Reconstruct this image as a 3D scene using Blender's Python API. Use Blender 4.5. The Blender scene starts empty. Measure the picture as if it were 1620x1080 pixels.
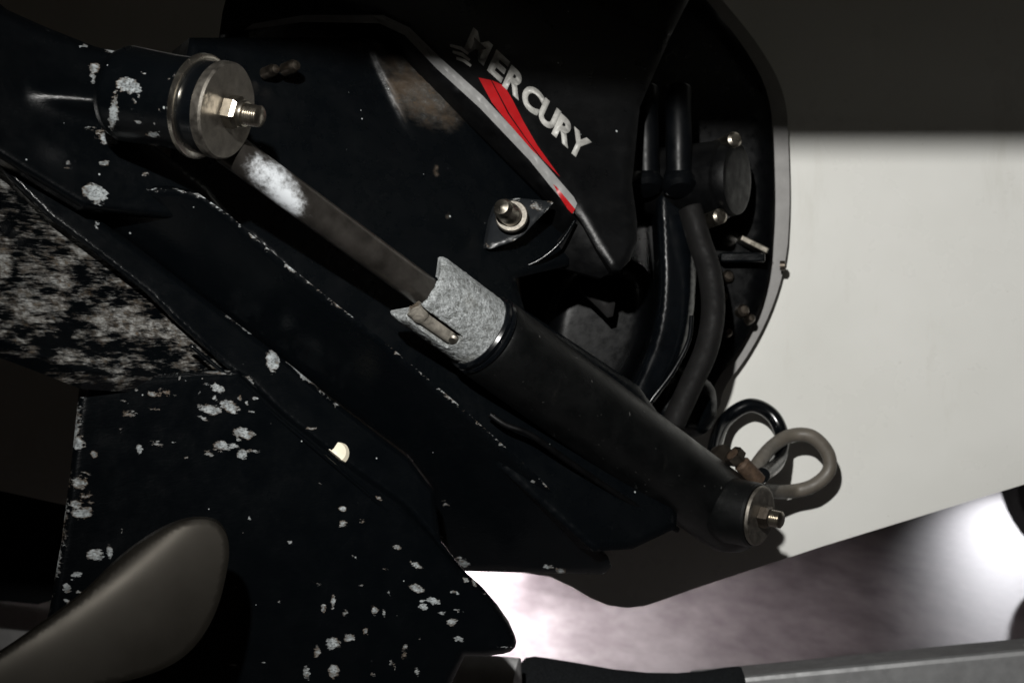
import bpy, bmesh, math, random
from mathutils import Vector, Matrix, noise
from mathutils.geometry import delaunay_2d_cdt, intersect_point_line
R = random.Random(7)
sc = bpy.context.scene
C = sc.collection

# ------------------------------------------------------------------ camera
K = 0.728/1620.0                       # metres per photo pixel at one metre
cd = bpy.data.cameras.new('camera'); cam = bpy.data.objects.new('camera', cd); C.objects.link(cam)
cd.sensor_width = 36; cd.lens = 36/0.728; cd.clip_start = 0.02; cd.clip_end = 200
cam.location = (0, 0, 0); cam.rotation_euler = (math.pi/2, 0, 0)
cd.dof.use_dof = True; cd.dof.focus_distance = 1.06; cd.dof.aperture_fstop = 11.0
sc.camera = cam

# ------------------------------------------------------------------ world and lamps
w = bpy.data.worlds.new('World'); sc.world = w; w.use_nodes = True
w.node_tree.nodes['Background'].inputs[0].default_value = (1.0, 0.68, 0.36, 1)
w.node_tree.nodes['Background'].inputs[1].default_value = 0.0042

def spot(name, loc, aim, energy, size, angle, blend, col):
    l = bpy.data.lights.new(name, 'SPOT'); l.energy = energy; l.shadow_soft_size = size
    l.spot_size = math.radians(angle); l.spot_blend = blend; l.color = col
    o = bpy.data.objects.new(name, l); C.objects.link(o); o.location = loc
    o.rotation_euler = (Vector(aim)-Vector(loc)).to_track_quat('-Z', 'Y').to_euler()
    return o
# the hand-held lamp beside the camera, up and to the left
spot('work_lamp', (-0.13, -0.04, 0.37), (0.30, 1.45, 0.03), 102, 0.014, 74, 1.0, (1.0, 0.985, 0.95))
# unseen fill lights added to brighten patches of the floor under the boat
l = bpy.data.lights.new('floor_fill_strip', 'AREA'); l.shape = 'RECTANGLE'; l.size = 0.06; l.size_y = 1.9; l.energy = 46; l.color = (1.0, 0.955, 0.97)
o = bpy.data.objects.new('floor_fill_strip', l); C.objects.link(o); o.location = (-0.30, 4.1, -0.57)
o.rotation_euler = (0, -math.radians(30), 0); l.spread = math.radians(130)
spot('floor_fill_starboard', (3.2, 9.5, 0.9), (2.85, 5.3, -0.75), 800, 0.05, 35, 1.0, (0.96, 0.95, 1.0))

sc.view_settings.view_transform = 'Standard'; sc.view_settings.look = 'None'
sc.view_settings.exposure = 0; sc.view_settings.gamma = 1

# ------------------------------------------------------------------ helpers
def P(px, py, d): return Vector(((px-810)*K*d, d, (540-py)*K*d))
def to_px(v): return (v.x/(K*v.y)+810, 540-v.z/(K*v.y))
def plane3(a, b, c):
    m = Matrix(((1, a[0], a[1]), (1, b[0], b[1]), (1, c[0], c[1])))
    s = m.inverted() @ Vector((1/a[2], 1/b[2], 1/c[2]))
    return lambda x, y: 1/(s[0]+s[1]*x+s[2]*y)

def thing(name, loc, label, cat, group=None):
    o = bpy.data.objects.new(name, None); C.objects.link(o); o.location = loc
    o.empty_display_size = 0.05
    o['label'] = label; o['category'] = cat
    if group: o['group'] = group
    return o
def tag(o, label, cat, group=None):
    o['label'] = label; o['category'] = cat
    if group: o['group'] = group
    return o
def link(name, me, mat, parent=None, label=None):
    o = bpy.data.objects.new(name, me); C.objects.link(o)
    if mat: me.materials.append(mat)
    if parent:
        o.parent = parent
        if parent.type == 'EMPTY': o.matrix_parent_inverse = Matrix.Translation(-parent.location)
    if label: o['label'] = label
    return o

def smooth_poly(poly, n=2, sharp=()):
    pts = [(Vector(p), i in sharp) for i, p in enumerate(poly)]
    for _ in range(n):
        out = []
        L = len(pts)
        for i in range(L):
            p, s = pts[i]
            a = pts[i-1][0]; b = pts[(i+1) % L][0]
            if s: out.append((p, True))
            else:
                out.append((p*.75+a*.25, False)); out.append((p*.75+b*.25, False))
        pts = out
    return [tuple(p) for p, s in pts]

def inside(poly, x, y):
    c = False; j = len(poly)-1
    for i in range(len(poly)):
        xi, yi = poly[i]; xj, yj = poly[j]
        if (yi > y) != (yj > y) and x < (xj-xi)*(y-yi)/(yj-yi)+xi: c = not c
        j = i
    return c
def edge_dist(poly, x, y):
    best = 1e9; n = len(poly)
    for i in range(n):
        ax, ay = poly[i]; bx, by = poly[(i+1) % n]
        dx, dy = bx-ax, by-ay; l = dx*dx+dy*dy
        t = 0 if l == 0 else max(0, min(1, ((x-ax)*dx+(y-ay)*dy)/l))
        q = (ax+t*dx-x)**2+(ay+t*dy-y)**2
        if q < best: best = q
    return math.sqrt(best)

# chips of missing paint, also the painted sheen on the rod: (x, y, rx, ry[, strength])
CHIPS = []
def wear_sheen_at(px, py, chips_sheen):
    v = 0
    for c in chips_sheen:
        dx = (px-c[0])/c[2]; dy = (py-c[1])/c[3]
        if c[4] :
            ca, sa = math.cos(c[4]), math.sin(c[4]); X = px-c[0]; Y = py-c[1]
            dx = (X*ca+Y*sa)/c[2]; dy = (-X*sa+Y*ca)/c[3]
        r = dx*dx+dy*dy
        if r < 2.2: v = max(v, c[5]*(1-r*.45))
    return v
def set_wear_sheen(me, chips_sheen, fn=None):
    at = me.attributes.new('wear_sheen', 'FLOAT', 'POINT')
    vals = []
    for v in me.vertices:
        x, y = to_px(v.co)
        k = wear_sheen_at(x, y, chips_sheen) if chips_sheen else 0
        if fn: k = max(k, fn(x, y, v.co))
        vals.append(k)
    at.data.foreach_set('value', vals)
def ch(x, y, rx, ry=None, rot=0, s=.8): return (x, y, rx, ry or rx, math.radians(rot), s)

def slab(name, poly, dfn, thick, mat, parent=None, res=10, bev=0, bevd=None, bump=None,
         back=(-.45, .89, 0), chips_sheen=None, wfn=None, label=None):
    """a solid: front sheet over an outline standing on its own plane, rounded rim, side walls and a back"""
    bevd = bev if bevd is None else bevd
    # densify the outline
    pl = []
    n = len(poly)
    for i in range(n):
        a = Vector(poly[i]); b = Vector(poly[(i+1) % n]); m = max(1, int((b-a).length/res))
        for k in range(m): pl.append(tuple(a.lerp(b, k/m)))
    xs = [p[0] for p in pl]; ys = [p[1] for p in pl]
    pts = [Vector(p) for p in pl]; nb = len(pl)
    y = min(ys)+res*.5; row = 0
    rings = []
    while y < max(ys):
        x = min(xs)+res*(.5 if row % 2 else 0)
        while x < max(xs):
            if inside(poly, x, y) and edge_dist(poly, x, y) > res*.55:
                pts.append(Vector((x+R.uniform(-.1, .1)*res, y+R.uniform(-.1, .1)*res)))
            x += res
        y += res*.87; row += 1
    if bev:      # extra inner rings so the rounded rim is well shaped
        pass
    V, E, F, *_ = delaunay_2d_cdt(pts, [(i, (i+1) % nb) for i in range(nb)], [], 1, 1e-4)
    co = []
    for p in V:
        x, yy = p
        d = dfn(x, yy)
        if bev:
            e = min(1, edge_dist(poly, x, yy)/bev)
            d += bevd*K*d*(1-math.sqrt(max(0, 1-(1-e)**2)))
        if bump: d += bump(x, yy)
        co.append(P(x, yy, d))
    faces = []
    for f in F:
        a, b, c = (co[i] for i in f[:3])
        if (b-a).cross(c-a).dot(a) > 0: f = list(reversed(f))
        faces.append(list(f))
    # boundary = edges used once
    cnt = {}
    for f in faces:
        for i in range(len(f)):
            e = (f[i], f[(i+1) % len(f)]); cnt[e] = cnt.get(e, 0)+1
    bd = [e for e in cnt if (e[1], e[0]) not in cnt]
    bv = Vector(back)*thick
    base = len(co); idx = {}
    wall = []
    nfront = len(faces)
    for a, b in bd:
        for q in (a, b):
            if q not in idx:
                idx[q] = len(co); co.append(co[q].copy()); co.append(co[q]+bv)
        wall.append([b, a]); 
    for b, a in wall:
        ia, ib = idx[a], idx[b]
        faces.append([ib, ia, ia+1, ib+1])
    # back cap
    nxt = {a: b for a, b in bd}
    st = bd[0][0]; loop = [st]; cur = nxt[st]
    while cur != st and len(loop) < len(bd)+2: loop.append(cur); cur = nxt[cur]
    faces.append([idx[q]+1 for q in reversed(loop)])
    me = bpy.data.meshes.new(name); me.from_pydata([tuple(c) for c in co], [], faces); 
    sm = [i < nfront for i in range(len(faces))]
    me.polygons.foreach_set('use_smooth', sm); me.update()
    set_wear_sheen(me, chips_sheen, wfn)
    return link(name, me, mat, parent, label)

def frame(axis):
    a = Vector(axis).normalized()
    u = a.cross(Vector((0, 0, 1)));
    if u.length < 1e-3: u = Vector((1, 0, 0))
    u.normalize(); v = a.cross(u).normalized()
    return a, u, v
def lathe(name, base, axis, prof, mat, parent=None, seg=48, caps=True, smooth=35, chips_sheen=None, wfn=None, label=None, phase=0, wob=0):
    a, u, v = frame(axis); base = Vector(base)
    bm = bmesh.new(); rings = []
    for s, r in prof:
        ring = []
        for i in range(seg):
            t = 2*math.pi*i/seg+phase
            rr = r*(1+wob*noise.noise(Vector((math.cos(t)*2, math.sin(t)*2, s*60))))
            ring.append(bm.verts.new(base+a*s+(u*math.cos(t)+v*math.sin(t))*rr))
        rings.append(ring)
    for k in range(len(rings)-1):
        for i in range(seg):
            bm.faces.new((rings[k][i], rings[k][(i+1) % seg], rings[k+1][(i+1) % seg], rings[k+1][i]))
    if caps:
        bm.faces.new(list(reversed(rings[0]))); bm.faces.new(rings[-1])
    bmesh.ops.recalc_face_normals(bm, faces=bm.faces)
    for e in bm.edges:
        if len(e.link_faces) == 2 and e.calc_face_angle(0) > math.radians(smooth): e.smooth = False
    for f in bm.faces: f.smooth = True
    me = bpy.data.meshes.new(name); bm.to_mesh(me); bm.free()
    set_wear_sheen(me, chips_sheen, wfn)
    return link(name, me, mat, parent, label)
def densify(prof, n):
    out = []
    for (s0, r0), (s1, r1) in zip(prof, prof[1:]):
        m = max(1, int(max(abs(s1-s0), abs(r1-r0))/n))
        for k in range(m): out.append((s0+(s1-s0)*k/m, r0+(r1-r0)*k/m))
    return out+[prof[-1]]
def spline(pts, n=10):
    out = []; L = len(pts)
    for i in range(L-1):
        p0 = pts[max(i-1, 0)]; p1 = pts[i]; p2 = pts[i+1]; p3 = pts[min(i+2, L-1)]
        for k in range(n):
            t = k/n
            out.append(.5*((2*p1)+(-p0+p2)*t+(2*p0-5*p1+4*p2-p3)*t*t+(-p0+3*p1-3*p2+p3)*t**3))
    return out+[pts[-1]]
def tube(name, pts, rad, mat, parent=None, seg=16, n=10, flat=1.0, rib=0, label=None, chips_sheen=None):
    path = spline([Vector(p) for p in pts], n); L = len(path)
    bm = bmesh.new(); rings = []; up = None
    for i, p in enumerate(path):
        t = (path[min(i+1, L-1)]-path[max(i-1, 0)]).normalized()
        if up is None:
            up = t.cross(Vector((0, 1, 0)));
            if up.length < .05: up = t.cross(Vector((0, 0, 1)))
        up = (up-t*up.dot(t)).normalized(); b = t.cross(up)
        f = i/(L-1)
        r = rad(f) if callable(rad) else rad
        if rib: r *= 1+rib*math.sin(i*1.6)
        rings.append([bm.verts.new(p+(up*math.cos(2*math.pi*k/seg)+b*math.sin(2*math.pi*k/seg)*flat)*r) for k in range(seg)])
    for k in range(L-1):
        for i in range(seg):
            bm.faces.new((rings[k][i], rings[k][(i+1) % seg], rings[k+1][(i+1) % seg], rings[k+1][i]))
    bm.faces.new(list(reversed(rings[0]))); bm.faces.new(rings[-1])
    bmesh.ops.recalc_face_normals(bm, faces=bm.faces)
    for f in bm.faces: f.smooth = len(f.verts) == 4
    me = bpy.data.meshes.new(name); bm.to_mesh(me); bm.free()
    set_wear_sheen(me, chips_sheen)
    return link(name, me, mat, parent, label)
def box(name, c, size, mat, parent=None, bev=.003, rot=None, label=None):
    bm = bmesh.new(); bmesh.ops.create_cube(bm, size=1)
    bmesh.ops.scale(bm, vec=size, verts=bm.verts)
    bmesh.ops.bevel(bm, geom=bm.edges[:], offset=bev, segments=2, affect='EDGES', profile=.5)
    if rot: bmesh.ops.rotate(bm, matrix=rot, verts=bm.verts)
    bmesh.ops.translate(bm, vec=c, verts=bm.verts)
    me = bpy.data.meshes.new(name); bm.to_mesh(me); bm.free()
    set_wear_sheen(me, None)
    return link(name, me, mat, parent, label)

# ------------------------------------------------------------------ materials
class NT:
    def __init__(s, name):
        s.m = bpy.data.materials.new(name); s.m.use_nodes = True; s.t = s.m.node_tree
        s.b = s.t.nodes['Principled BSDF']
        s.tc = s.t.nodes.new('ShaderNodeTexCoord')
    def n(s, typ, **kw):
        o = s.t.nodes.new(typ)
        for k, v in kw.items(): setattr(o, k, v)
        return o
    def l(s, a, b): s.t.links.new(a, b)
    def noise(s, scale, detail=4, rough=.55, vec=None, st=None, rot=None):
        o = s.n('ShaderNodeTexNoise'); o.inputs['Scale'].default_value = scale
        o.inputs['Detail'].default_value = detail; o.inputs['Roughness'].default_value = rough
        src = vec or s.tc.outputs['Object']
        if st or rot:
            mp = s.n('ShaderNodeMapping')
            if st: mp.inputs['Scale'].default_value = st
            if rot: mp.inputs['Rotation'].default_value = rot
            s.l(src, mp.inputs['Vector']); src = mp.outputs[0]
        s.l(src, o.inputs['Vector']); return o.outputs['Fac']
    def ramp(s, fac, stops):
        o = s.n('ShaderNodeValToRGB'); e = o.color_ramp.elements
        while len(e) < len(stops): e.new(.5)
        for q, (p, c) in zip(e, stops): q.position = p; q.color = (*c, 1) if len(c) == 3 else c
        s.l(fac, o.inputs[0]); return o.outputs[0]
    def mix(s, fac, a, b):
        o = s.n('ShaderNodeMix'); o.data_type = 'RGBA'
        for sock, v in ((o.inputs['Factor'], fac), (o.inputs['A'], a), (o.inputs['B'], b)):
            pass
        def put(sock, v):
            if hasattr(v, 'is_linked') or hasattr(v, 'links'): s.l(v, sock)
            elif isinstance(v, (int, float)): sock.default_value = v
            else: sock.default_value = (*v, 1)
        put(o.inputs[0], fac); put(o.inputs[6], a); put(o.inputs[7], b)
        return o.outputs[2]
    def math(s, op, a, b=None, c=None):
        o = s.n('ShaderNodeMath', operation=op)
        for i, v in enumerate((a, b, c)):
            if v is None: continue
            if isinstance(v, (int, float)): o.inputs[i].default_value = v
            else: s.l(v, o.inputs[i])
        return o.outputs[0]
    def bump(s, h, strength, dist=.001, prev=None):
        o = s.n('ShaderNodeBump'); o.inputs['Strength'].default_value = strength; o.inputs['Distance'].default_value = dist
        s.l(h, o.inputs['Height'])
        if prev: s.l(prev, o.inputs['Normal'])
        s.l(o.outputs[0], s.b.inputs['Normal']); return o.outputs[0]
    def set(s, **kw):
        for k, v in kw.items():
            k = k.replace('_', ' ')
            if isinstance(v, (int, float)): s.b.inputs[k].default_value = v
            elif isinstance(v, tuple): s.b.inputs[k].default_value = (*v, 1) if len(v) == 3 else v
            else: s.l(v, s.b.inputs[k])

def paint(name, base=(.0012, .0018, .0024), rough=.20, chipcol=((.15, .165, .17), (.38, .41, .42)), st=(.75, .75, 1.7), nscale=330, dust=.0035, specks=True, amp=3.0, edge=.12, spec=.35, rimk=1.0):
    m = NT(name)
    at = m.n('ShaderNodeAttribute', attribute_name='wear_sheen').outputs['Fac']
    fine = m.noise(nscale, 5, .65, st=st)
    med = m.noise(nscale*.22, 3, .6, st=st)
    nn = m.math('ADD', m.math('MULTIPLY', fine, .5), m.math('MULTIPLY', med, .5))
    v = m.math('ADD', at, m.math('MULTIPLY', m.math('SUBTRACT', nn, .5), amp))
    mask = m.n('ShaderNodeMapRange', interpolation_type='SMOOTHSTEP')
    mask.inputs[1].default_value = .45-edge/2; mask.inputs[2].default_value = .45+edge/2; m.l(v, mask.inputs[0])
    # nothing chips where no wear is
    gate = m.n('ShaderNodeMapRange'); gate.inputs[1].default_value = .06; gate.inputs[2].default_value = .2; m.l(at, gate.inputs[0])
    mask = m.math('MULTIPLY', mask.outputs[0], gate.outputs[0])
    cn = m.noise(160, 4, .7)
    chip = m.ramp(cn, [(.28, (.11, .07, .035)), (.42, chipcol[0]), (.6, chipcol[1]), (.75, (.17, .19, .20))])
    chip = m.mix(m.ramp(m.noise(620, 3, .6, st=st), [(.36, (.8,)*3), (.52, (0, 0, 0))]), chip, (.035, .035, .036))
    band = m.n('ShaderNodeMapRange', interpolation_type='SMOOTHSTEP'); band.inputs[1].default_value = .45; band.inputs[2].default_value = .80
    m.l(v, band.inputs[0])
    rim = m.math('MULTIPLY', m.math('SUBTRACT', 1, band.outputs[0]), m.ramp(m.noise(55, 3, .6), [(.40, (.15,)*3), (.6, (1, 1, 1))]))
    chip = m.mix(m.math('MULTIPLY', rim, rimk), chip, (.075, .055, .038))
    dn = m.noise(14, 5, .7); dn2 = m.noise(260, 3, .6)
    dst = m.math('MULTIPLY', m.ramp(dn, [(.42, (0, 0, 0)), (.75, (1, 1, 1))]), m.ramp(dn2, [(.35, (.2,)*3), (.7, (1, 1, 1))]))
    dst = m.math('MULTIPLY', dst, dust*4)
    col = m.mix(dst, base, (.12, .12, .115))
    if specks:
        vo = m.n('ShaderNodeTexVoronoi'); vo.inputs['Scale'].default_value = 95; vo.inputs['Randomness'].default_value = 1
        m.l(m.tc.outputs['Object'], vo.inputs['Vector'])
        sep = m.n('ShaderNodeSeparateColor'); m.l(vo.outputs['Color'], sep.inputs[0])
        dot = m.math('LESS_THAN', vo.outputs['Distance'], m.math('MULTIPLY', m.math('POWER', sep.outputs[0], 6), .10))
        dot = m.math('MULTIPLY', dot, m.math('GREATER_THAN', sep.outputs[1], .45))
        col = m.mix(dot, col, (.30, .32, .32))
    col = m.mix(mask, col, chip)
    rg = m.ramp(m.noise(38, 4, .7), [(.3, (rough*.75,)*3), (.7, (rough*1.5,)*3)])
    rg = m.mix(mask, rg, (.62, .62, .62))
    m.set(Base_Color=col, Roughness=rg, Specular_IOR_Level=spec)
    nb = m.bump(m.noise(700, 3, .6), .06, .0006)
    m.bump(m.math('SUBTRACT', m.math('MULTIPLY', fine, .5), mask), .55, .0007, nb)
    return m.m
def simple(name, col, rough=.5, metal=0, var=.25, scale=60, bump=.1, bscale=300, spec=.5, coat=0, st=None):
    m = NT(name)
    f = m.noise(scale, 5, .65, st=st)
    a = tuple(c*(1-var) for c in col); b = tuple(min(1, c*(1+var)) for c in col)
    m.set(Base_Color=m.ramp(f, [(.3, a), (.7, b)]), Metallic=metal, Specular_IOR_Level=spec, Coat_Weight=coat,
          Roughness=m.ramp(m.noise(scale*1.7, 4, .6), [(.3, (rough*.8,)*3), (.7, (min(1, rough*1.25),)*3)]))
    if bump: m.bump(m.noise(bscale, 3, .6), bump, .0006)
    return m.m

M = {}
M['paint'] = paint('black_paint')
M['paint_streak'] = paint('black_paint_scraped', st=(.32, .32, 1.5), nscale=300, chipcol=((.095, .088, .077), (.30, .30, .288)), edge=.5, amp=3.2, rimk=.45)
M['paint_body'] = paint('black_paint_housing', rough=.26, dust=.0035, nscale=110, chipcol=((.05, .046, .04), (.085, .08, .072)), amp=1.0, edge=.7, spec=.3)
M['cover'] = paint('cover_plastic', base=(.0022, .0024, .0027), rough=.33, dust=.006, spec=.25)
M['rubber'] = simple('rubber', (.0016, .0017, .0019), .45, var=.3, bump=.15, spec=.16)
M['rubber_gloss'] = simple('glossy_rubber', (.0016, .0022, .003), .2, var=.3, bump=.05)
M['pin'] = simple('pin_paint', (.0016, .002, .0026), .40, var=.2, bump=.05, spec=.14)
M['pocket'] = simple('stained_zinc', (.15, .138, .118), .75, var=.45, scale=180, bump=.5, bscale=700, spec=.2)
M['plate_black'] = simple('mount_black', (.0012, .0014, .0017), .30, var=.3, bump=.08, spec=.14)
M['rubber_grey'] = simple('grey_rubber', (.0075, .0072, .0072), .7, var=.3, bump=.2, spec=.15)
def mat_barrel():
    m = NT('barrel_paint')
    c = m.ramp(m.noise(26, 6, .7), [(.35, (.0012, .0015, .0016)), (.7, (.0032, .0035, .0036))])
    c = m.mix(m.ramp(m.noise(70, 6, .75, st=(1, 1, .3), rot=(0, .6, 0)), [(.60, (0, 0, 0)), (.78, (.5,)*3)]), c, (.016, .0155, .014))
    c = m.mix(m.ramp(m.noise(260, 2, .5), [(.73, (0, 0, 0)), (.77, (.7,)*3)]), c, (.10, .10, .095))
    m.set(Base_Color=c, Specular_IOR_Level=.3, Roughness=m.ramp(m.noise(45, 5, .7), [(.3, (.3,)*3), (.7, (.52,)*3)]))
    m.bump(m.noise(800, 3, .6), .14, .0006); return m.m
M['barrel'] = mat_barrel()
M['steel'] = simple('stainless', (.36, .33, .28), .30, 1, var=.18, scale=90, bump=.06)
M['steel_bright'] = simple('polished_rim', (.85, .80, .70), .24, 1, var=.15, scale=90, bump=.05)
M['bracket'] = paint('worn_bracket_paint', base=(.010, .0115, .013), rough=.3, dust=.02)
M['rib'] = simple('glossy_casting', (.004, .0055, .007), .30, var=.2, bump=.05, spec=.6)
M['steel_rough'] = simple('brushed_washer', (.20, .185, .162), .5, 1, var=.25, scale=110, bump=.25, bscale=500)
M['steel_dark'] = simple('tarnished_steel', (.10, .085, .07), .45, 1, var=.3, scale=80, bump=.15)
def mat_hull():
    m = NT('gelcoat')
    c = m.ramp(m.noise(2.2, 5, .65), [(.3, (.62, .62, .585)), (.7, (.72, .72, .695))])
    c = m.mix(m.ramp(m.noise(9, 6, .75, st=(2.2, 1, .5)), [(.58, (0, 0, 0)), (.8, (.28,)*3)]), c, (.42, .40, .34))
    c = m.mix(m.ramp(m.noise(120, 2, .5), [(.74, (0, 0, 0)), (.80, (.45,)*3)]), c, (.30, .28, .24))
    m.set(Base_Color=c, Roughness=m.ramp(m.noise(6, 5, .7), [(.3, (.2,)*3), (.7, (.42,)*3)]), Specular_IOR_Level=.4)
    m.bump(m.noise(14, 3, .5), .03, .004); return m.m
M['hull'] = mat_hull()
M['gasket'] = simple('grey_gasket', (.26, .255, .25), .6, var=.1, bump=.1)
M['galv'] = simple('galvanised', (.25, .253, .257), .5, .4, var=.15, scale=40, bump=.1)
M['galv_lit'] = simple('galvanised_lit', (.55, .55, .55), .5, .2, var=.15, scale=40, bump=.1)  # lighter copy of the galvanised steel, so shaded trailer parts look lit
M['carpet'] = simple('black_carpet', (.008, .009, .010), .95, var=.5, scale=500, bump=.9, bscale=700, spec=.1)
M['cream'] = simple('cream_plastic', (.72, .66, .52), .4, var=.1)
M['white_decal'] = simple('white_decal', (.36, .355, .335), .42, var=.35, scale=140, bump=.03)
M['grey_decal'] = simple('grey_decal', (.19, .19, .187), .45, var=.12, scale=90, bump=.03)
M['red_decal'] = simple('red_decal', (.31, .005, .007), .4, var=.12, scale=60, bump=.03)
M['tyre'] = simple('tyre_rubber', (.012, .012, .012), .8, var=.3)
M['hose_tan'] = simple('tan_hose', (.10, .088, .072), .5, var=.2, bump=.2, bscale=900)
M['rust'] = simple('rusty_fitting', (.055, .034, .021), .7, .3, var=.5, scale=200, bump=.3)
M['blade'] = simple('satin_blade', (.021, .0188, .0155), .40, .7, var=.03, scale=5, bump=0, spec=.2)

def mat_rod():
    m = NT('piston_rod')
    at = m.n('ShaderNodeAttribute', attribute_name='wear_sheen').outputs['Fac']
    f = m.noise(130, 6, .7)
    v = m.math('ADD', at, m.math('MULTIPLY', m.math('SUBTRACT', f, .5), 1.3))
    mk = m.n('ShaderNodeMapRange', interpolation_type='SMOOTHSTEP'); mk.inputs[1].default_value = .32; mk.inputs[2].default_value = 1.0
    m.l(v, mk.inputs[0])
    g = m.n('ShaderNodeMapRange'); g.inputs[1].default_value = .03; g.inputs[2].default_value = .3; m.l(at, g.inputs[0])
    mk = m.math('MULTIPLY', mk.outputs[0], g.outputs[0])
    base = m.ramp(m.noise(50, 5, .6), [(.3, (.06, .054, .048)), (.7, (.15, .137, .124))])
    m.set(Base_Color=m.mix(mk, base, (.58, .61, .64)), Roughness=m.mix(mk, (.30,)*3, (.55,)*3), Metallic=m.math('SUBTRACT', .85, m.math('MULTIPLY', mk, .75)))  # pale mix in the colour stands in for the rod's sheen
    m.bump(m.noise(500, 3, .6), .1, .0004); return m.m
M['rod'] = mat_rod()
def mat_anode():
    m = NT('zinc_anode')
    at = m.n('ShaderNodeAttribute', attribute_name='wear_sheen').outputs['Fac']
    a = m.noise(85, 6, .75); b = m.noise(650, 4, .7)
    c = m.ramp(a, [(.30, (.20, .21, .21)), (.5, (.36, .38, .385)), (.68, (.52, .545, .56))])
    c = m.mix(m.ramp(b, [(.35, (.65,)*3), (.62, (0, 0, 0))]), c, (.07, .073, .07))
    c = m.mix(m.ramp(m.noise(520, 3, .6), [(.56, (0, 0, 0)), (.68, (.9,)*3)]), c, (.5, .53, .54))
    c = m.mix(at, c, (.085, .068, .05))
    m.set(Base_Color=c, Roughness=.8, Specular_IOR_Level=.3, Metallic=.1)
    p = m.noise(240, 5, .7)
    c2 = m.mix(m.ramp(p, [(.36, (.85,)*3), (.50, (0, 0, 0))]), c, (.10, .105, .10))
    c2 = m.mix(m.ramp(m.noise(34, 3, .6), [(.54, (0, 0, 0)), (.70, (.55,)*3)]), c2, (.17, .17, .15))
    m.set(Base_Color=c2)
    nb = m.bump(a, .7, .003); nb = m.bump(p, .8, .002, nb); m.bump(b, .9, .0012, nb); return m.m
M['anode'] = mat_anode()
def mat_floor():
    m = NT('sealed_concrete')
    f = m.noise(1.6, 4, .55, st=(1, .22, 1)); g = m.noise(14, 6, .7, st=(.8, .3, 1), rot=(0, 0, .5))
    stain = m.math('ADD', m.math('MULTIPLY', f, .6), m.math('MULTIPLY', g, .4))
    m.set(Base_Color=m.ramp(stain, [(.36, (.13, .11, .118)), (.5, (.30, .27, .28)), (.62, (.46, .43, .44))]),
          Roughness=.5, Specular_IOR_Level=.4)
    m.bump(m.noise(20, 4, .6), .1, .01); return m.m
M['floor'] = mat_floor()

# ================================================================== THE SETTING
FZ = -0.75
me = bpy.data.meshes.new('floor'); me.from_pydata([(-30, -4, FZ), (30, -4, FZ), (30, 60, FZ), (-30, 60, FZ)], [], [(0, 1, 2, 3)])
fl = link('floor', me, M['floor']); fl['kind'] = 'structure'

# boat hull: white transom with a V bottom, running away forward
HD = 1.5
hull_poly = [(-500, 650), (0, 776), (110, 800), (500, 862), (740, 892), (870, 912), (905, 928), (935, 946), (962, 957), (992, 961), (1020, 958),
             (1050, 948), (1100, 930), (1300, 864), (1600, 772), (2300, 560), (2300, -500), (-500, -500)]
boat = thing('boat', (0.1, HD, FZ), 'white boat seen from behind, its gelcoat transom and V bottom filling the right', 'boat')
hull = slab('hull', hull_poly, lambda x, y: HD, 5.0, M['hull'], boat, res=60, bev=7, back=(0, 1, 0))

# swim platform over the drive (above the frame); its edge shades the upper transom
plat = box('swim_platform', (0, .90, .3365), (3.2, .60, .07), M['hull'], boat, .004)

# trailer
tr = thing('boat_trailer', (0.2, 1.6, FZ), 'grey and black boat trailer showing along the bottom edge under the hull', 'trailer')
def beam_box(name, a, b, h, t, mat, label, cat, bev=.006):
    a = Vector(a); b = Vector(b); d = b-a; x = d.normalized(); y = Vector((0, 1, 0)); y = (y-x*y.dot(x)).normalized(); z = x.cross(y)
    rot = Matrix((x, y, z)).transposed()
    o = box(name, (a+b)/2, (d.length, t, h), mat, tr, bev, rot, label)
    return o
beam_box('beam', P(1095, 1125, 1.66), P(2100, 1030, 1.60), .085, .06, M['galv'], 'galvanised trailer beam along the bottom right edge', 'trailer beam')
beam_box('crossbar', P(-300, 935, 1.95), P(105, 1000, 1.95), .07, .06, M['galv_lit'], 'short grey trailer crossbar behind the propeller blade at lower left', 'trailer beam')
slab('bunk', [(-80, 790), (40, 775), (125, 750), (130, 935), (60, 955), (-80, 942)], plane3((0, 780, 1.75), (120, 760, 1.75), (0, 940, 1.72)), .08, M['carpet'], tr, res=20, bev=10, back=(-.3, 1, 0))
slab('keel_pad', smooth_poly([(815, 1110), (822, 1050), (835, 1036), (880, 1042), (1000, 1063), (1095, 1064), (1165, 1052), (1176, 1056), (1185, 1110)], 1), plane3((820, 1040, 1.5), (1170, 1055, 1.5), (820, 1110, 1.47)), .03, M['carpet'], tr, res=14, bev=6, back=(0, 1, -.36))
lathe('roller', P(770, 1085, 1.42), (1, -.15, -.1), densify([(-.035, .012), (-.032, .03), (.03, .032), (.034, .012)], .006), M['galv_lit'], tr)

# trailer tyre under the hull at far right
prof = densify([(-.09, .20), (-.10, .26), (-.085, .315), (-.06, .33), (.06, .33), (.085, .315), (.10, .26), (.09, .20)], .02)
wh = lathe('wheel', (1.91, 4.5, FZ+.33), (.08, 1, 0), [(-.08, .06), (-.07, .16), (-.085, .205), (.085, .205), (.07, .16), (.08, .06)], M['galv'], tr, 32)
lathe('tyre', (1.91, 4.5, FZ+.33), (.08, 1, 0), prof, M['tyre'], wh, 48, caps=False)

# ================================================================== STERN DRIVE
sd = thing('stern_drive', P(400, 700, 1.15), 'chipped black stern drive with a lettered cover, tilted up behind the boat', 'stern drive')

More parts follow.
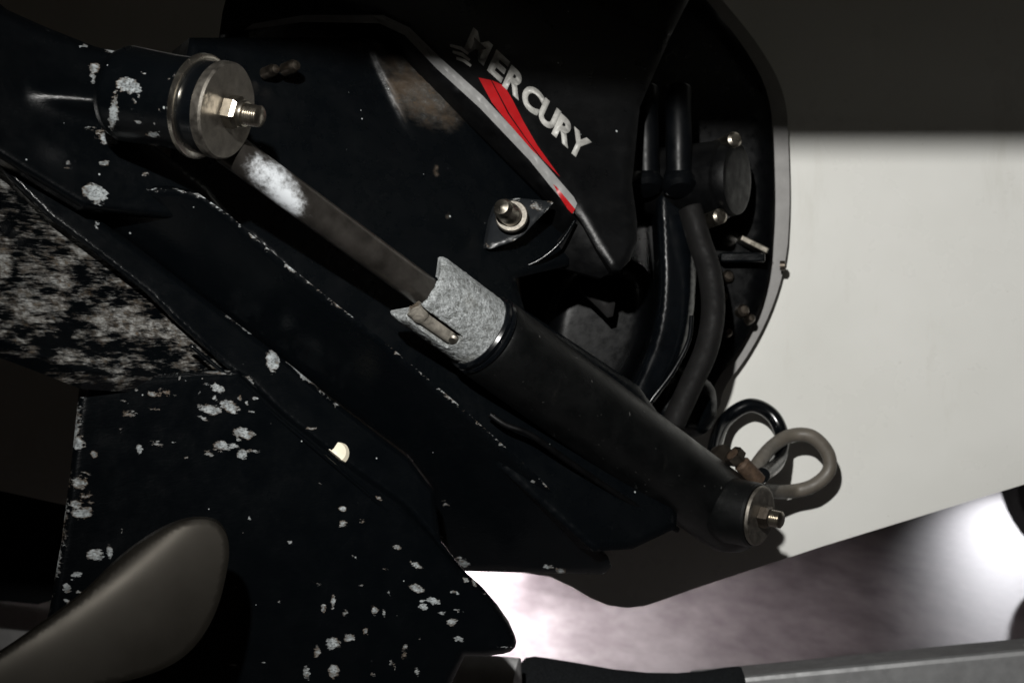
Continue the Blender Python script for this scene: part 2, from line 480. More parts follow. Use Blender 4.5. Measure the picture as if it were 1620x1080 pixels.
arm_chips = [ch(160, 213, 24, 9, 28), ch(165, 258, 7, 5), ch(148, 107, 8, 8), ch(147, 123, 4, 9), ch(152, 307, 18, 13, 40, 1), ch(230, 275, 7, 5, 0, .6),
             ch(193, 348, 9, 4, 0, .6), ch(40, 215, 7, 4, 30, .5), ch(190, 95, 18, 14, 0, .45), ch(135, 73, 10, 2), ch(178, 80, 12, 3), ch(78, 45, 12, 3, 20, .5), ch(107, 260, 7, 6, 40, .55), ch(25, 18, 30, 2, 30, .4)]
def abump(x, y):     # rounded rib running into the boss
    t = max(0, min(1, (x-38)/112))
    return -.0135*t*math.exp(-((y-(147+.10*(x-60)))/(17+9*t))**2)
arm = slab('aft_arm', [(-220, -160), (-60, -45), (10, 15), (70, 42), (150, 74), (195, 84), (212, 104), (205, 200), (330, 296), (380, 360), (130, 330), (-60, 215), (-220, 90)],
           plane3((0, 0, .99), (200, 100, 1.035), (0, 280, .965)), .05, M['paint'], sd, res=5, bev=16, chips_sheen=arm_chips, bump=abump)

hchips = [ch(690, 268, 3, 12, 0, .6), ch(708, 342, 3, 6, 0, .5)]
def hbump(x, y):      # stepped casting: a raised pad right of a rough ridge
    e = x-(596+.42*(y-100)) if y < 230 else 1e9
    t = 0
    if y < 260:
        k = 1/(1+math.exp(-(x-(598+.45*(y-105)))/2.2)); f = max(0, min(1, (240-y)/90)); t -= .006*k*f
    return t
def hpatch(x, y, co):
    e = x-(599+.45*(y-105))
    if e < -3 or y > 245: return 0
    q = ((x-668)*.8+(y-145)*.6)/75; p = (-(x-668)*.6+(y-145)*.8)/42
    k = max(0, 1-(q*q+p*p)*.55)*.62+.25*math.exp(-(e/7)**2)*max(0, 1-abs(y-165)/75)
    return k*max(0, min(1, (e+3)/5))
house = slab('drive_housing', [(300, 60), (420, 60), (600, 60), (720, 100), (960, 330), (900, 420), (815, 440), (830, 490), (1010, 610), (1075, 700), (1070, 835), (1000, 868), (940, 872), (700, 660), (400, 380), (260, 300)],
             plane3((350, 100, 1.13), (900, 340, 1.27), (400, 340, 1.10)), .06, M['paint_body'], sd, res=7, bev=10, bump=hbump, chips_sheen=hchips, wfn=hpatch)
for i, (x, y, r) in enumerate([(430, 112, 10), (462, 106, 11)]):
    lathe('bolt_head', P(x, y, 1.135), (.7, -.7, .1), densify([(-.01, r*.0005), (.002, r*.0005), (.006, r*.00035), (.007, .0005)], .002), M['steel_dark'], house, 20)

plate1_chips = [ch(868, 895, 9, 4, 10), ch(887, 903, 7, 4, 10), ch(842, 763, 4, 4), ch(753, 732, 6, 2, 0, .6), ch(693, 857, 11, 8, 0, .6), ch(732, 890, 14, 8, 30, .6), ch(705, 797, 9, 4, 10, .5),
                ch(317, 308, 9, 4), ch(287, 302, 11, 3), ch(380, 353, 3, 7, 0, .8), ch(460, 423, 10, 5, 30), ch(487, 439, 3, 3), ch(400, 372, 12, 2, 40, .7), ch(425, 395, 16, 2, 40, .5)]
Bline = [(127, 288), (167, 297), (277, 300), (317, 308), (367, 343), (393, 367), (460, 423), (540, 487), (600, 533), (720, 635), (850, 752), (930, 840), (962, 880), (968, 896), (955, 908)]
Aline = [(735, 903), (697, 853), (687, 773), (647, 720), (530, 633), (467, 583), (430, 553), (213, 387), (93, 303)]
def edge_line(pts, wd, s, lo=-1e9, hi=1e9, gap=0.5):
    def f(x, y, co):
        if x < lo or x > hi: return 0
        d = 1e9
        for a, b in zip(pts, pts[1:]):
            dx, dy = b[0]-a[0], b[1]-a[1]; t = max(0, min(1, ((x-a[0])*dx+(y-a[1])*dy)/(dx*dx+dy*dy)))
            d = min(d, math.hypot(a[0]+t*dx-x, a[1]+t*dy-y))
        return s*(1-d/wd)*(.55+.75*noise.noise(Vector((x*.02, y*.02, 3)))) if d < wd else 0
    return f
plate1 = slab('splash_plate', Bline+Aline, plane3((317, 308, 1.02), (960, 885, 1.20), (430, 553, 1.10)), .012, M['paint'], sd, res=6, bev=5, back=(-.5, .6, .3), chips_sheen=plate1_chips,
              wfn=edge_line(Bline, 5, .55))  # lit upper edge painted in as a thin pale line
Cline = [(-40, 240), (0, 268), (77, 345), (150, 400), (233, 465), (277, 508), (360, 583), (393, 603), (447, 657), (540, 730), (640, 800), (735, 905)]
band_chips = [ch(431, 571, 9, 15, -5, 1), ch(533, 637, 6, 9, 0, .7), ch(545, 633, 5, 5, 0, .7), ch(493, 678, 9, 3, 0, .6), ch(195, 363, 7, 5, 20), ch(153, 358, 4, 6, 0, .7), ch(393, 603, 9, 7, 40, .75), ch(55, 270, 12, 9, 30, .7), ch(515, 610, 14, 3, 40, .55), ch(640, 712, 10, 3, 45, .5), ch(92, 303, 8, 5, 35, .7)]
A2 = [(-40, 205), (0, 240), (93, 303), (213, 387), (430, 553), (467, 583), (530, 636), (647, 725), (687, 778), (697, 856), (735, 905)]
band = slab('plate_rim', A2+Cline[::-1][1:], plane3((0, 240, 1.0), (430, 553, 1.075), (277, 508, 1.04)), .02, M['paint'], sd, res=5, bev=9, chips_sheen=band_chips, back=(-.5, .6, .3),
            wfn=edge_line([(330, 476), (430, 553), (467, 583), (520, 630)], 4.5, .95, 300))
def mw(x, y, co):
    a = noise.noise(Vector((x*.012, y*.03, 1)))
    e = 1
    # fades toward the upper left edge band
    t = (x*0.6-y*.8); k = max(0, min(1, (-205-t)/45))
    b = noise.noise(Vector((x*.035, y*.06, 7))); q = max(0, min(1, (y-230)/200))
    c_ = .35*math.exp(-(((-205-t)-22)/22)**2)*(.5+noise.noise(Vector((x*.05, y*.05, 9))))
    e2 = max(0, min(1, (600-y-max(0, 130-x)*.45)/60))
    return max(0, .27+.10*q+.34*a+.32*b+c_)*k*(.45+.55*e2) if k > 0 else 0
mot = slab('ventilation_plate', [(-330, 20), (-70, 210)]+Cline[1:7]+[(378, 592), (240, 598), (130, 590), (60, 562), (-70, 512), (-330, 420)], plane3((0, 268, 1.03), (360, 583, 1.07), (0, 530, .93)), .014, M['paint_streak'], sd, res=6, bev=5,
           back=(-.2, .5, -.8), chips_sheen=[ch(3, 282, 22, 14, 20, 1), ch(0, 415, 20, 24, 0, 1), ch(270, 508, 9, 6, 20, .8), ch(100, 365, 22, 14, 45, .8)], wfn=mw)
leg_chips = [ch(*a) for a in [(77, 587, 7, 4), (100, 593, 6, 3), (152, 583, 7, 5), (133, 620, 6, 9), (125, 703, 7, 11), (148, 717, 6, 6), (128, 762, 11, 11), (137, 787, 14, 10, 0, .7), (122, 797, 11, 9), (130, 811, 14, 10), (237, 592, 9, 5, 15), (218, 615, 5, 4), (242, 623, 11, 5, 10), (262, 622, 15, 7, 10, .7), (337, 585, 25, 6, 8, .9), (303, 575, 7, 3), (343, 614, 11, 5, 15, .7), (325, 607, 9, 3, 10, .7), (333, 647, 17, 6, 12, .9), (363, 643, 15, 8, 20, .75), (385, 685, 15, 8, 12, .9), (350, 707, 12, 8, 0, .95), (367, 705, 12, 5), (382, 717, 8, 7), (402, 713, 12, 4, 15), (220, 710, 4, 7), (250, 700, 11, 6, 0, .5), (200, 653, 13, 5, 0, .5), (385, 843, 3, 2), (397, 821, 2, 2), (150, 877, 15, 9), (173, 873, 5, 9), (120, 908, 9, 6), (527, 1017, 9, 9), (512, 965, 4, 9), (485, 1063, 6, 10), (528, 1060, 8, 12), (527, 950, 4, 12), (542, 805, 6, 4), (542, 828, 7, 6), (573, 823, 6, 2), (627, 865, 7, 4, 10, .7), (657, 893, 11, 4, 30, .7), (660, 930, 10, 5, 25, .75), (685, 950, 11, 5, 25), (670, 960, 6, 4), (700, 968, 5, 3), (715, 983, 7, 7), (593, 965, 5, 8), (578, 998, 3, 5), (552, 1007, 8, 6, 0, .7), (640, 1030, 6, 10, 0, .7), (797, 1023, 11, 3, 0, .7), (610, 900, 8, 3, 20, .5), (560, 880, 6, 3, 20, .5), (620, 1050, 8, 6, 0, .6), (590, 1065, 6, 6, 0, .6), (660, 1065, 5, 8, 0, .6), (725, 1010, 8, 4, 20, .55), (500, 1030, 6, 9, 0, .6), (545, 970, 4, 8, 0, .6), (735, 915, 6, 3, 40, .6), (465, 640, 20, 2, 42, .4), (140, 940, 10, 5, 0, .6), (105, 930, 6, 7), (112, 960, 5, 5)]]
for i in range(0, 170, 2):
    if i < 40: x, y = R.gauss(610, 80), R.gauss(975, 60)
    elif i < 110: x, y = R.gauss(330, 70), R.gauss(640, 45)
    elif i < 140: x, y = R.gauss(122, 12), R.uniform(640, 960)
    else: x, y = R.uniform(140, 640), R.uniform(620, 1060)
    leg_chips.append(ch(x, y, R.uniform(2, 9), R.uniform(1.2, 3), R.choice((15, 25, 80, 100)), R.uniform(.4, .75)))
leg_poly = [(128, 588), (240, 592), (378, 586), (447, 652), (540, 726), (640, 798), (735, 903), (762, 927), (786, 955), (804, 981), (814, 1003), (817, 1014), (815, 1023), (808, 1030), (795, 1034), (770, 1037), (735, 1037), (690, 1130), (30, 1130), (78, 965), (98, 850), (114, 720)]
leg = slab('gearcase_leg', leg_poly, plane3((130, 600, .985), (815, 1010, 1.15), (130, 1080, .99)), .05, M['paint'], sd, res=4, bev=14, chips_sheen=leg_chips, back=(-.25, .9, 0),
           wfn=edge_line([(30, 1130), (78, 965), (98, 850), (114, 720), (128, 590)], 13, .75))
# fine casting line along the top of the leg
tube('casting_line', [P(300, 545, 1.03), P(400, 628, 1.045), P(540, 745, 1.075), P(700, 885, 1.125)], .0016, M['paint'], leg, 8)
lathe('plug', P(531, 717, 1.0875), (.12, -.90, .35), densify([(-.012, .0105), (.001, .0105), (.004, .008), (.005, .0006)], .0015), M['cream'], leg, 24, label='round cream plastic plug')

# ---- pivot boss with washers, nut and threaded stud
ax = Vector((.9, -.35, -.2)).normalized(); FO = P(361, 176, .955)
boss_chips = [ch(200, 135, 18, 9, 8, 1), ch(217, 139, 8, 4), ch(180, 175, 6, 28, 5, 1), ch(243, 213, 11, 4, -5), ch(221, 152, 3, 4), ch(207, 172, 3, 4), ch(212, 160, 3, 4), ch(232, 173, 3, 3), ch(218, 192, 9, 2, 20, .7), ch(244, 198, 3, 2), ch(228, 117, 4, 2), ch(275, 120, 9, 2, -10, .7), ch(252, 170, 2, 4), ch(190, 228, 5, 5, 0, .7)]
boss = lathe('pivot_boss', FO, ax, densify([(-.095, .012), (-.088, .031), (-.082, .0335), (-.06, .0325), (-.045, .032), (-.0255, .0325), (-.0255, .010)], .0022), M['paint'], sd, 72, chips_sheen=boss_chips)
lathe('flange_washer', FO, ax, densify([(-.025, .012), (-.025, .0345), (-.0235, .036), (-.0205, .036), (-.0195, .0345), (-.0195, .012)], .003), M['steel_bright'], boss, 72)
lathe('rubber_ring', FO, ax, [(-.0193, .012), (-.0193, .0318), (-.0085, .0318), (-.0085, .012)], M['rubber_gloss'], boss, 72)
lathe('washer', FO, ax, densify([(-.0083, .012), (-.0083, .0322), (-.007, .0332), (-.0015, .0332), (0, .0318), (0, .009)], .003), M['steel_rough'], boss, 72)
lathe('nut', FO, ax, [(.0002, .006), (.0002, .0112), (.001, .0118), (.008, .0118), (.0105, .0100), (.0105, .005)], M['steel'], boss, 6, smooth=10, phase=.35)
lathe('collar', FO, ax, densify([(.0107, .005), (.0107, .0088), (.0125, .0092), (.0145, .0085), (.0145, .005)], .001), M['steel'], boss, 36)
def thread(s0, s1, r, pitch, dep):
    out = [(s0, r*.6)]; s = s0
    while s < s1-pitch: out += [(s, r-dep), (s+pitch*.5, r)]; s += pitch
    return out+[(s1-.001, r-dep*.5), (s1, r*.8), (s1, r*.02)]
lathe('stud', FO, ax, thread(.0125, .0265, .0074, .0017, .0009), M['steel'], boss, 36, smooth=60)

# ---- lettered upper cover
cov_plane = plane3((600, 34, 1.215), (915, 335, 1.235), (1000, 100, 1.30))
cover_poly = [(346, 62), (352, 20), (372, -60), (1120, -60), (1060, 60), (1012, 170), (1000, 290), (1008, 350), (1007, 385), (997, 412), (982, 427), (968, 428), (945, 395), (916, 345), (838, 250), (760, 168), (690, 104), (640, 52), (600, 34), (480, 32), (400, 45)]
cover = slab('upper_cover', cover_poly, cov_plane, .05, M['cover'], sd, res=9, bev=9, back=(-.1, 1, -.05))
skirt = slab('cover_skirt', [(346, 62), (400, 48), (480, 36), (600, 38), (640, 56), (690, 108), (760, 172), (838, 254), (912, 346), (852, 412), (812, 426), (772, 392), (868, 320), (700, 155), (640, 112), (590, 96), (420, 99), (362, 96), (350, 85)],
             plane3((600, 45, 1.217), (905, 345, 1.236), (600, 100, 1.245)), .03, M['rubber'], sd, res=9, bev=6, back=(0, 1, 0))
slab('cover_end', [(912, 346), (972, 428), (950, 440), (852, 414)], plane3((912, 346, 1.24), (972, 428, 1.25), (852, 414, 1.26)), .03, M['rubber'], sd, res=12, bev=4, back=(0, 1, 0))

def on_cover(x, y, off=.0006): return P(x, y, cov_plane(x, y)-off)
def decal(name, poly, mat, off=.0005, label=None, res=12):
    # keeps to the cover's rim rounding
    def d(x, y):
        e = min(1, edge_dist(cover_poly, x, y)/9); dd = cov_plane(x, y)
        return dd+9*K*dd*(1-math.sqrt(max(0, 1-(1-e)**2)))-off
    return slab(name, poly, d, .0004, mat, cover, res=res, back=(0, 1, 0), label=label)
decal('stripe', [(382, 50), (402, 46), (480, 35), (600, 37), (638, 55), (688, 107), (758, 171), (836, 253), (907, 338), (913, 322), (908, 312), (842, 236), (764, 152), (697, 92), (648, 44), (606, 24), (480, 24), (400, 38)], M['grey_decal'], res=6, label='grey pinstripe along the lower edge of the cover')
decal('red_flash', [(757, 123), (776.5, 127), (803.5, 180), (829.5, 217), (852, 247), (842, 238), (800, 190), (778, 162)], M['red_decal'], res=6, label='lower red flash')
decal('red_flash', [(778, 127), (798, 136), (812, 160), (828, 192), (850, 230), (886, 280), (858, 252), (832, 218), (806, 180)], M['red_decal'], res=6, label='upper red flash')
decal('red_line', [(872, 290), (880, 295), (910, 331), (905, 338), (898, 331)], M['red_decal'], off=.0016, res=5, label='thin red line below the end of the grey stripe')
decal('badge_wave', [(712, 70), (730, 74), (742, 84), (740, 87), (728, 79), (712, 74)], M['white_decal'], res=5)
decal('badge_wave', [(716, 80), (732, 84), (744, 94), (742, 97), (730, 89), (716, 84)], M['white_decal'], res=5)
decal('badge_wave', [(722, 90), (736, 94), (746, 103), (744, 106), (734, 99), (722, 94)], M['white_decal'], res=5)
def letter(chr_, cx, cy, rx, up):
    cu = bpy.data.curves.new('letter', 'FONT'); cu.body = chr_; cu.size = 1; cu.offset = .05; cu.resolution_u = 6; cu.align_x = 'CENTER'
    t = bpy.data.objects.new('tmp', cu); C.objects.link(t)
    dg = bpy.context.evaluated_depsgraph_get(); dg.update()
    me = bpy.data.meshes.new_from_object(t.evaluated_get(dg)); bpy.data.objects.remove(t)
    xs = [v.co.x for v in me.vertices]; ys = [v.co.y for v in me.vertices]
    x0, x1, y0, y1 = min(xs), max(xs), min(ys), max(ys)
    bm = bmesh.new(); bm.from_mesh(me)
    r = bmesh.ops.extrude_face_region(bm, geom=bm.faces[:])
    nv = set(g for g in r['geom'] if isinstance(g, bmesh.types.BMVert))
    for v in bm.verts:
        a = (v.co.x-x0)/(x1-x0)-.5; b = (v.co.y-y0)/(y1-y0)-.5
        px = cx+rx[0]*a+up[0]*b; py = cy+rx[1]*a+up[1]*b
        v.co = on_cover(px, py, .0009 if v in nv else .0002)
    bmesh.ops.recalc_face_normals(bm, faces=bm.faces)
    me2 = bpy.data.meshes.new('letter'); bm.to_mesh(me2); bm.free()
    return link('letter', me2, M['white_decal'], cover)
U = (15, -33)
for c_, x, y, wd in [('M', 757, 74, 42), ('E', 789, 105, 30), ('R', 815, 131, 36), ('C', 842, 157, 38), ('U', 868, 182, 34), ('R', 893, 207, 36), ('Y', 915, 229, 38)]:
    letter(c_, x, y, (wd*.74, wd*.67), U)

# ---- triangular bracket with its bolt
br = slab('bracket', smooth_poly([(768, 392), (780, 332), (800, 312), (872, 318), (876, 322), (846, 352), (822, 378), (776, 394)], 1), plane3((770, 390, 1.20), (875, 320, 1.215), (800, 312, 1.222)), .02, M['bracket'], sd, res=5, bev=4,
          chips_sheen=[ch(818, 308, 10, 6, 0, .7), ch(848, 328, 10, 7, 30, .6), ch(820, 380, 12, 4, -10, .7), ch(872, 320, 6, 4, 0, .7), ch(772, 388, 4, 5, 0, .6), ch(860, 338, 14, 2, -45, .6)])
bax = (-.15, -.95, .22)
lathe('bolt_washer', P(810, 343, 1.198), bax, densify([(-.001, .006), (-.001, .0138), (.0015, .0142), (.003, .0132), (.003, .006)], .002), M['steel_rough'], br, 36)
lathe('bolt', P(809, 341, 1.193), (-.38, -.9, .25), densify([(0, .0095), (.006, .0095), (.009, .0088), (.018, .0086), (.0225, .0065), (.024, .0006)], .0015), M['steel'], br, 32)
tube('bracket_edge', [P(910, 348, 1.232), P(885, 385, 1.228), P(850, 413, 1.228), P(812, 426, 1.23)], .0016, M['paint'], br, 8)

# ================================================================== TRIM CYLINDER
tc = thing('trim_cylinder', P(760, 500, 1.1), 'black hydraulic trim cylinder with bare rod and grey anode, running diagonally across the drive', 'trim cylinder')
A0 = P(352, 227, .985); A1 = P(1185, 836, 1.30)
cax = (A1-A0).normalized(); CL = (A1-A0).length
def s_at(px):      # axial position whose image is at photo column px
    lo, hi = 0, CL
    for _ in range(40):
        m_ = (lo+hi)/2
        if to_px(A0+cax*m_)[0] < px: lo = m_
        else: hi = m_
    return lo
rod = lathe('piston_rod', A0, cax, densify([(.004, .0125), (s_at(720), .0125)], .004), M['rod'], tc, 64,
            chips_sheen=[ch(430, 282, 46, 30, 40, .9), ch(418, 262, 24, 20, 40, .7), ch(452, 314, 36, 24, 40, 1.0), ch(480, 330, 22, 12, 40, .35)])  # bright sheen near the boss, painted as pale patches
sA = s_at(657); sB = s_at(757)
# half-ring anode, eaten away at its open end, with a screw pocket
def make_anode():
    a, u, v = frame(cax)
    view = -(A0+cax*sA).normalized(); view = (view-a*view.dot(a)).normalized(); side = a.cross(view)
    if side.z < 0: side = -side            # side points up the picture
    ro, ri = .0305, .0142; nt, ns = 96, 70
    L = sB-sA
    bm = bmesh.new(); grid = []
    t0, t1 = math.radians(-97), math.radians(97)
    # profile: inner hole edge -> dished end face -> side
    wl = []
    for i in range(nt+1):
        t = t0+(t1-t0)*i/nt
        ring = []
        jag = .0016*noise.noise(Vector((t*4, 0, 1)))+.0009*noise.noise(Vector((t*13, 2, 1)))
        lip = -.0035*max(0, (-t-1.05)/.6)+.003*max(0, (t-1.2)/.4)
        for j in range(10):
            f = j/10; r = ri+(ro-.002-ri)*f; s = sA+.011*(1-f)+jag*f+lip*f
            pk = max(0, min(1, (.31-abs(t+.66))/.05)); r = min(r, ro-.002-.0085*pk)
            ring.append((s, r, pk))
        for j in range(ns+1):
            f = j/ns; s0_ = sA+.0015+jag+lip; s = s0_+(sB-s0_)*f
            r = ro-.002*max(0, 1-f*14)**2
            r += .0005*noise.noise(Vector((t*9, s*300, 0)))+.0003*noise.noise(Vector((t*30, s*900, 5)))
            # pocket cut along the lower side
            st = -.66; pw = .31
            e = min((pw-abs(t-st))/.05, (sA+L*.66-s)/.002)
            k = max(0, min(1, e)); ring.append((s, r-.0085*k, k))
        ring.append((sB, ri, 0))
        row = []
        for s, r, k in ring:
            row.append(bm.verts.new(A0+a*s+(view*math.cos(t)+side*math.sin(t))*r)); wl.append(k)
        grid.append(row)
    m_ = len(grid[0])
    for i in range(nt):
        for j in range(m_-1): bm.faces.new((grid[i][j], grid[i][j+1], grid[i+1][j+1], grid[i+1][j]))
    bm.faces.new(grid[0]); bm.faces.new(list(reversed(grid[-1])))
    bm.verts.index_update()
    bmesh.ops.recalc_face_normals(bm, faces=bm.faces)
    for e in bm.edges:
        if len(e.link_faces) == 2 and e.calc_face_angle(0) > 1.0: e.smooth = False
    for f in bm.faces: f.smooth = True
    me = bpy.data.meshes.new('anode'); bm.to_mesh(me); bm.free()
    at = me.attributes.new('wear_sheen', 'FLOAT', 'POINT'); at.data.foreach_set('value', wl)
    o = link('anode', me, M['anode'], tc, 'pitted grey zinc anode clamped round the rod')
    # screw lying in the pocket
    q = lambda s, t, r: A0+a*s+(view*math.cos(t)+side*math.sin(t))*r
    tube('screw', [q(sA+.003, -.76, .0225), q(sA+.0045, -.76, .0229), q(sA+.010, -.76, .0234), q(sA+.02, -.76, .0236), q(sA+L*.62, -.77, .0236)], lambda f: .0072*min(1, .62+f*4)-.0016*f, M['pocket'], o, 16)
    hd = view*math.cos(-.70)+side*math.sin(-.70)
    lathe('bolt_head', q(sA+.0085, -.72, .0235), hd, densify([(0, .0072), (.0035, .0070), (.0062, .0045), (.0068, .0006)], .001), M['pocket'], o, 24)
    ndir = view*math.cos(-.62)+side*math.sin(-.62)
    lathe('screw_head', q(sA+L*.63, -.66, .0265), ndir+a*-.3, densify([(0, .0045), (.002, .0045), (.0035, .003), (.0036, .0005)], .001), M['steel_rough'], o, 20)
    return o
make_anode()
gl = lathe('gland_ring', A0, cax, densify([(sB-.001, .012), (sB-.001, .0318), (sB+.001, .0335), (sB+.0035, .0335), (sB+.0045, .0322), (sB+.0055, .0335), (sB+.008, .0342), (sB+.010, .033), (sB+.010, .012)], .002), M['rubber_gloss'], tc, 72)
bar = lathe('barrel', A0, cax, densify([(sB+.0102, .012), (sB+.0102, .0332), (sB+.013, .0345), (sB+.06, .0345), (CL-.10, .035), (CL-.04, .0355), (CL-.022, .034), (CL-.008, .028), (CL-.002, .018), (CL+.001, .002)], .006), M['barrel'], tc, 72)
# pivot eye at the forward end
EO = P(1204, 816, 1.232); ax2 = Vector((.80, -.58, -.10)).normalized()
eye = lathe('end_eye', EO, ax2, densify([(-.045, .018), (-.04, .026), (-.03, .029), (-.006, .0285), (-.004, .027), (-.004, .01)], .004), M['barrel'], tc, 64)
lathe('washer', EO, ax2, densify([(-.0038, .01), (-.0038, .0255), (-.0025, .0265), (0, .026), (.0008, .0245), (.0008, .006)], .002), M['steel_rough'], eye, 64)
lathe('nut', EO, ax2, densify([(.001, .006), (.001, .0105), (.007, .0105), (.009, .0088), (.009, .004)], .003), M['steel_dark'], eye, 6, smooth=10)
lathe('stud', EO, ax2, thread(.009, .020, .0075, .0018, .0009), M['steel'], eye, 28, smooth=60)
tube('hydraulic_line', [P(775, 655, 1.14), P(800, 672, 1.14), P(840, 688, 1.145), P(900, 730, 1.165), P(990, 790, 1.20), P(1072, 838, 1.23)], .0026, M['rubber'], tc, 12)

# ================================================================== HOSES AT THE FORWARD END
h1 = thing('hydraulic_hose', P(1140, 720, 1.30), 'glossy black hydraulic hose looping up in front of the white hull', 'hose', 'hose loops at the cylinder end')
tube('hose', [P(1122, 765, 1.33), P(1132, 702, 1.42), P(1148, 664, 1.455), P(1185, 641, 1.46), P(1220, 655, 1.46), P(1237, 690, 1.45), P(1230, 730, 1.42), P(1205, 752, 1.34)], .0074, M['rubber_gloss'], h1, 18)
lathe('fitting', P(1143, 722, 1.285), (.6, -.75, .3), densify([(-.006, .006), (-.006, .0105), (0, .011), (.004, .0105), (.004, .005)], .002), M['steel_dark'], h1, 24)
h2 = thing('hydraulic_hose', P(1195, 750, 1.28), 'tan grey hose loop curling out beside the cylinder end nut', 'hose', 'hose loops at the cylinder end')
loop = [(1188, 752), (1203, 728), (1222, 706), (1250, 689), (1284, 690), (1309, 716), (1311, 745), (1286, 768), (1250, 777), (1212, 776), (1180, 770)]
tube('hose', [P(x, y, 1.44-.12*max(0, 1-max(0, x-1180)/50)) for x, y in loop], .0072, M['hose_tan'], h2, 18)
lathe('fitting', P(1178, 738, 1.27), (-.75, -.3, .75), densify([(-.02, .004), (-.02, .0075), (.004, .0078), (.006, .006), (.018, .006), (.018, .003)], .003), M['rust'], h2, 18)
lathe('fitting_nut', P(1163, 722, 1.268), (-.75, -.3, .75), [(-.004, .004), (-.004, .0095), (.004, .0095), (.004, .004)], M['steel_dark'], h2, 6, smooth=10)

# ================================================================== TRANSOM MOUNT
tm = thing('transom_mount', P(1100, 650, 1.42), 'black transom mount bolted to the white hull behind the drive', 'transom mount')
ringp = smooth_poly([(900, -80), (1080, -60), (1135, 0), (1196, 75), (1236, 150), (1240, 240), (1242, 330), (1236, 412), (1212, 490), (1175, 560), (1134, 612), (1130, 650), (1060, 690), (900, 690), (820, 500), (820, 300)], 2)
slab('gasket', [(x+8*(x > 1100), y+4*(y > 380)) for x, y in ringp], lambda x, y: 1.478, .021, M['gasket'], tm, res=20, bev=3, back=(0, 1, 0))
plate = slab('mount_plate', [(x-(17 if y < 380 else max(7, 17-(y-380)*.09))*(x > 1100), y-3*(y > 400)) for x, y in ringp], lambda x, y: 1.45, .027, M['plate_black'], tm, res=16, bev=12, back=(0, 1, 0))
lathe('mount_screw', P(1240, 420, 1.462), (1, -.2, 0), densify([(-.004, .005), (.001, .005), (.003, .002)], .001), M['steel_dark'], tm, 16)
lower = slab('lower_boss', smooth_poly([(1040, 560), (1128, 600), (1136, 640), (1130, 672), (1108, 692), (1070, 690), (1020, 660)], 2), lambda x, y: 1.39, .08, M['paint'], tm, res=10, bev=26, back=(0, 1, 0))
for x, d in ((1022, 1.36), (1074, 1.35)):
    o = tube('hinge_pin', [P(x-1, 140, d+.012), P(x-1, 180, d+.004), P(x, 220, d), P(x, 250, d), P(x+1, 288, d)], .0125, M['pin'], tm, 28)
    lathe('pin_end', P(x, 288, d), (.05, -.5, -.85), densify([(-.012, .0125), (0, .0165), (.006, .0165), (.010, .012), (.011, .001)], .002), M['pin'], o, 28)
cap = lathe('round_cap', P(1165, 283, 1.36), (.80, -.5, -.02), densify([(-.15, .030), (-.03, .037), (-.012, .0385), (-.010, .0355), (-.004, .036), (.001, .0345), (.002, .031), (.0025, .001)], .004), M['rubber'], tm, 56)
for x, y in ((1160, 222), (1137, 343)):
    lathe('cap_bolt', P(x, y, 1.345), (.35, -.9, .1), densify([(-.03, .0075), (.003, .0075), (.005, .005), (.0052, .0006)], .0015), M['steel'], cap, 20)
tube('arm_band', [P(1092, 330, 1.36), P(1106, 380, 1.355), P(1122, 430, 1.35), P(1128, 490, 1.345), P(1118, 550, 1.34), P(1092, 610, 1.34), P(1064, 672, 1.34)], .0115, M['rubber_grey'], tm, 24, flat=1.5)
slab('curved_bracket', smooth_poly([(1036, 280), (1094, 285), (1102, 400), (1100, 480), (1088, 550), (1062, 604), (1020, 655), (975, 655), (1005, 600), (1034, 530), (1044, 450), (1040, 370)], 2), plane3((1060, 300, 1.37), (1060, 600, 1.34), (1100, 450, 1.362)), .05, M['rubber_gloss'], tm, res=7, bev=16, bevd=22, back=(0, 1, 0))
tube('bracket_glint_bead', [P(1094, 500, 1.352), P(1089, 540, 1.345), P(1066, 585, 1.34), P(1040, 620, 1.337), P(1012, 655, 1.335)], .0022, M['rubber_gloss'], tm, 12)  # glossy bead added to draw a thin highlight along the edge
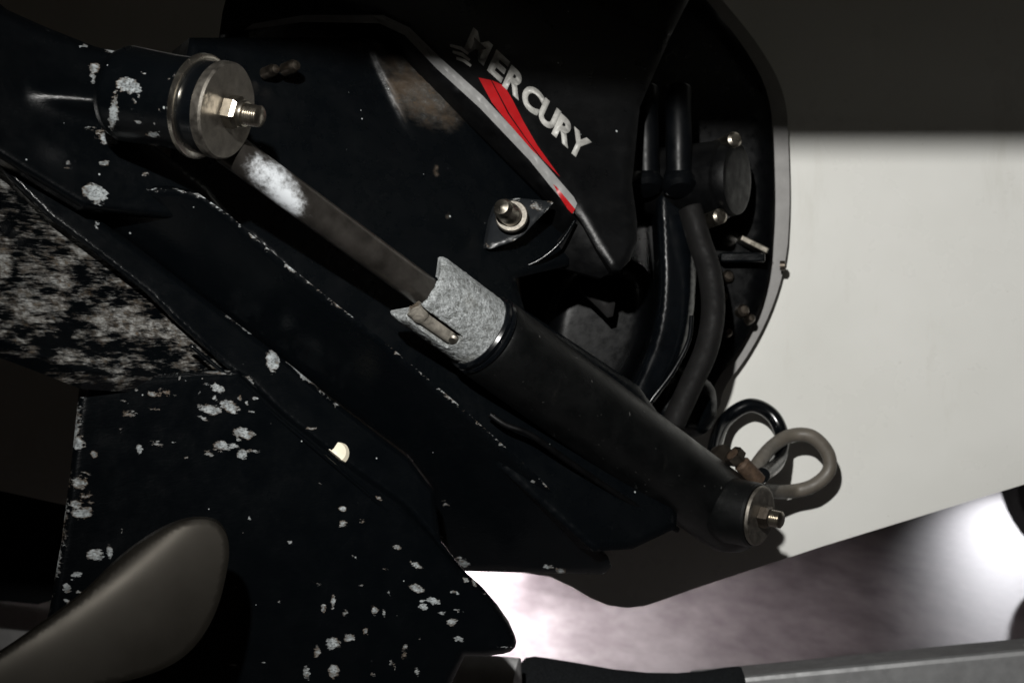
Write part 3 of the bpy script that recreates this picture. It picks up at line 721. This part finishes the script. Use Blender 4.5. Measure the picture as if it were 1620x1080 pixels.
for x, y, r in ((1150, 438, 8), (1142, 470, 7), (1174, 492, 8), (1186, 505, 6), (1150, 527, 6)):
    lathe('mount_bolt', P(x, y, 1.447), (.2, -.95, .2), densify([(-.01, r*.0008), (.004, r*.0008), (.007, r*.0005), (.0072, .0005)], .002), M['steel_dark'], tm, 20)
box('bracket_tab', P(1190, 388, 1.435), (.030, .03, .006), M['steel'], tm, .001, Matrix.Rotation(math.radians(27), 3, 'Y'))
box('mount_web', P(1172, 408, 1.437), (.045, .03, .010), M['paint'], tm, .002)
slab('inner_dark_fill', smooth_poly([(880, 430), (960, 400), (1030, 420), (1042, 500), (1020, 580), (980, 640), (900, 640), (850, 560)], 2), lambda x, y: 1.385, .06, M['plate_black'], tm, res=10, bev=34, bevd=46, back=(0, 1, 0))  # dark slab added to fill the shaded gap left of the bracket
slab('inner_bracket', smooth_poly([(910, 455), (945, 445), (975, 470), (968, 510), (940, 480)], 1), lambda x, y: 1.34, .02, M['rubber_grey'], tm, res=8, bev=5, back=(0, 1, 0))

# ================================================================== PROPELLER
pr = thing('propeller', P(-120, 1120, .88), 'satin stainless propeller with one blade rising at lower left', 'propeller')
bp = smooth_poly([(-140, 1120), (0, 1034), (60, 992), (130, 942), (182, 888), (240, 845), (290, 822), (335, 820), (357, 838), (364, 868), (359, 905), (346, 960), (320, 1010), (284, 1046), (230, 1070), (160, 1086), (60, 1110), (-60, 1180)], 2)
ridge = [(-140, 1135), (0, 1052), (70, 1010), (140, 965), (200, 905), (250, 858), (300, 832), (335, 824)]
def bbump(x, y):
    # rolled leading edge: the strip above the ridge turns away; the face is gently cupped
    sd_ = .616*x+.788*(y-1040)-14*math.sin((x-20)/330*math.pi)
    sp = lambda v: 10*math.log(1+math.exp(max(-30, min(30, v/10))))      # softened corner
    f = min(1.15, sp(sd_)/150)
    return .00026*sp(-sd_)-.0045*math.sin(f*math.pi*.5)
blade = slab('blade', bp, plane3((0, 1050, .86), (350, 860, .93), (250, 1060, .90)), .006, M['blade'], pr, res=6, bev=2, bump=bbump, back=(-.2, .9, .2))
lathe('hub', P(-230, 1190, .90), (.5, .85, -.15), densify([(-.06, .02), (-.055, .045), (.06, .052), (.062, .02)], .01), M['blade'], pr, 40)
